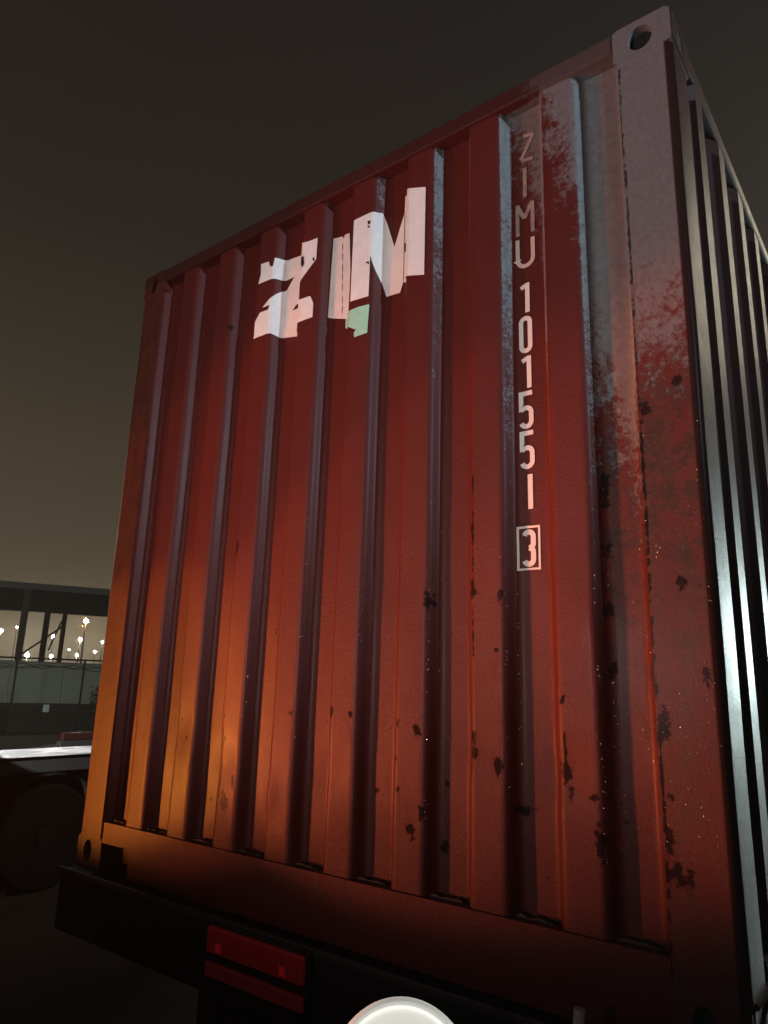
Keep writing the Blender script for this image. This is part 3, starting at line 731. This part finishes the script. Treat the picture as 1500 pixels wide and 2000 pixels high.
CA, CB = Vector((-35.8, 9.8, 0)), Vector((-28.5, 24.2, 0))
cdv = (CB - CA).normalized(); clen = (CB - CA).length
can = thing('canopy', 'long flat roofed dark canopy on slim posts beyond the fence', 'canopy', CA, math.atan2(cdv.y, cdv.x))
FASC = simple('dark_fascia', (.010, .010, .012), .6, 0, .2, 1)
TRIM = simple('grey_trim', (.22, .22, .23), .6, 0, .15, 2)
MB().box(0, clen, 0, .35, 5.02, 6.10).build('fascia', FASC, can)
MB().box(-.05, clen + .05, -.06, 3.25, 6.102, 6.43, .02).build('roof_trim', TRIM, can)
def ct(px, py): return (Vector((px, py, 0)) - CA).dot(cdv)
for tq, w_, mt in ((ct(-33.14, 15.8) + .05, .16, TRIM), (ct(-33.66, 17.0) + .25, .14, FASC), (ct(-34.3, 17.9) + .55, .11, FASC)):
    y0 = -.12 if mt is TRIM else .5
    MB().box(tq - w_, tq + w_, y0, y0 + w_ * 2, 0, 6.10 if mt is TRIM else 6.0, .01).build('post', FASC if mt is not TRIM else simple('grey_post', (.10, .10, .10), .6), can)
q = ct(-33.66, 17.0) + .25
MB().tube([(q - 1.0, .62, 2.9), (q + .75, .62, 4.4)], .05, 6).build('brace', FASC, can)
MB().tube([(q + .25, .62, 3.2), (q + .70, .62, 4.7)], .045, 6).build('brace', FASC, can)

# ------------------------------------------------------------------ distant street lamps in the mist
LAMPS = [(-57.72, 33.43, 5.75, .30, (1.0, .62, .26), 22, 'amber street lamp, the highest one under the canopy roof'),
         (-77.96, 37.96, 5.44, .30, (1.0, .93, .74), 20, 'white street lamp just left of the grey canopy post'),
         (-105.33, 50.28, 7.85, .20, (1.0, .86, .62), 5, 'faint small street lamp above and left of a brighter white one'),
         (-74.39, 33.83, 5.31, .30, (1.0, .88, .66), 12, 'street lamp at the left edge of the view'),
         (-80.99, 43.02, 5.52, .28, (1.0, .95, .78), 18, 'white street lamp just right of the thinnest canopy post'),
         (-75.19, 43.17, 5.07, .30, (1.0, .90, .66), 20, 'warm white street lamp on a visible pole, below the amber lamp'),
         (-82.5, 50.44, 5.37, .22, (1.0, .84, .60), 12, 'small warm street lamp touching the container edge'),
         (-50.84, 25.13, 2.32, .22, (.93, 1.0, .86), 26, 'low bright white lamp close above the fence, left of the canopy posts'),
         (-63.31, 33.65, 2.67, .20, (.95, 1.0, .88), 18, 'low white lamp above the fence, right of the canopy posts'),
         (-66.59, 38.06, 3.0, .20, (.96, 1.0, .88), 18, 'low white lamp beside a thin pole, above the fence'),
         (-108.62, 65.22, 5.12, .30, (1.0, .90, .66), 8, 'tiny far lamp low near the container edge'),
         (-110.6, 61.82, 5.28, .20, (1.0, .85, .6), 5, 'tiniest far lamp low in the mist')]
POLE = simple('lamp_pole', (.010, .010, .009), .8)
for x, y, z, r, c, p_, lab in LAMPS:
    zz = z + ZB; r *= .55; p_ *= 44
    lp = thing('street_lamp', lab, 'street lamp', (x, y, GZ), math.atan2(-y, 2.8 - x), 'street lamps in the mist')
    MB().tube([(-.25, 0, 0), (-.25, 0, zz + .2), (-.05, 0, zz + .38), (.15, 0, zz + .36)], [.10, .07, .05, .05], 8).build('pole', POLE, lp)
    MB().lathe([(.02, zz + r * 1.25), (r * .55, zz + r * 1.08), (r * .6, zz + r * .9)], 'Z', 16).build('lamp_hood', POLE, lp)
    MB().lathe([(r * math.sin(a) + .003, zz - r * math.cos(a)) for a in [math.pi * i / 12 for i in range(13)]], 'Z', 16).build('lamp_bulb', glow('lamp_bulb_light', c, p_), lp, smooth=60)

# ------------------------------------------------------------------ rain mist filling the air
hk = bpy.data.materials.new('mist'); hk.use_nodes = True; ht = hk.node_tree; ht.nodes.clear()
ho = ht.nodes.new('ShaderNodeOutputMaterial'); hv = ht.nodes.new('ShaderNodeVolumePrincipled')
hv.inputs['Color'].default_value = (.9, .9, .88, 1); hv.inputs['Density'].default_value = .0022; hv.inputs['Anisotropy'].default_value = .45
ht.links.new(hv.outputs[0], ho.inputs['Volume'])
tag(MB().box(-135, 30, -40, 90, -1.0, 13.5).build('haze', hk), kind='stuff')
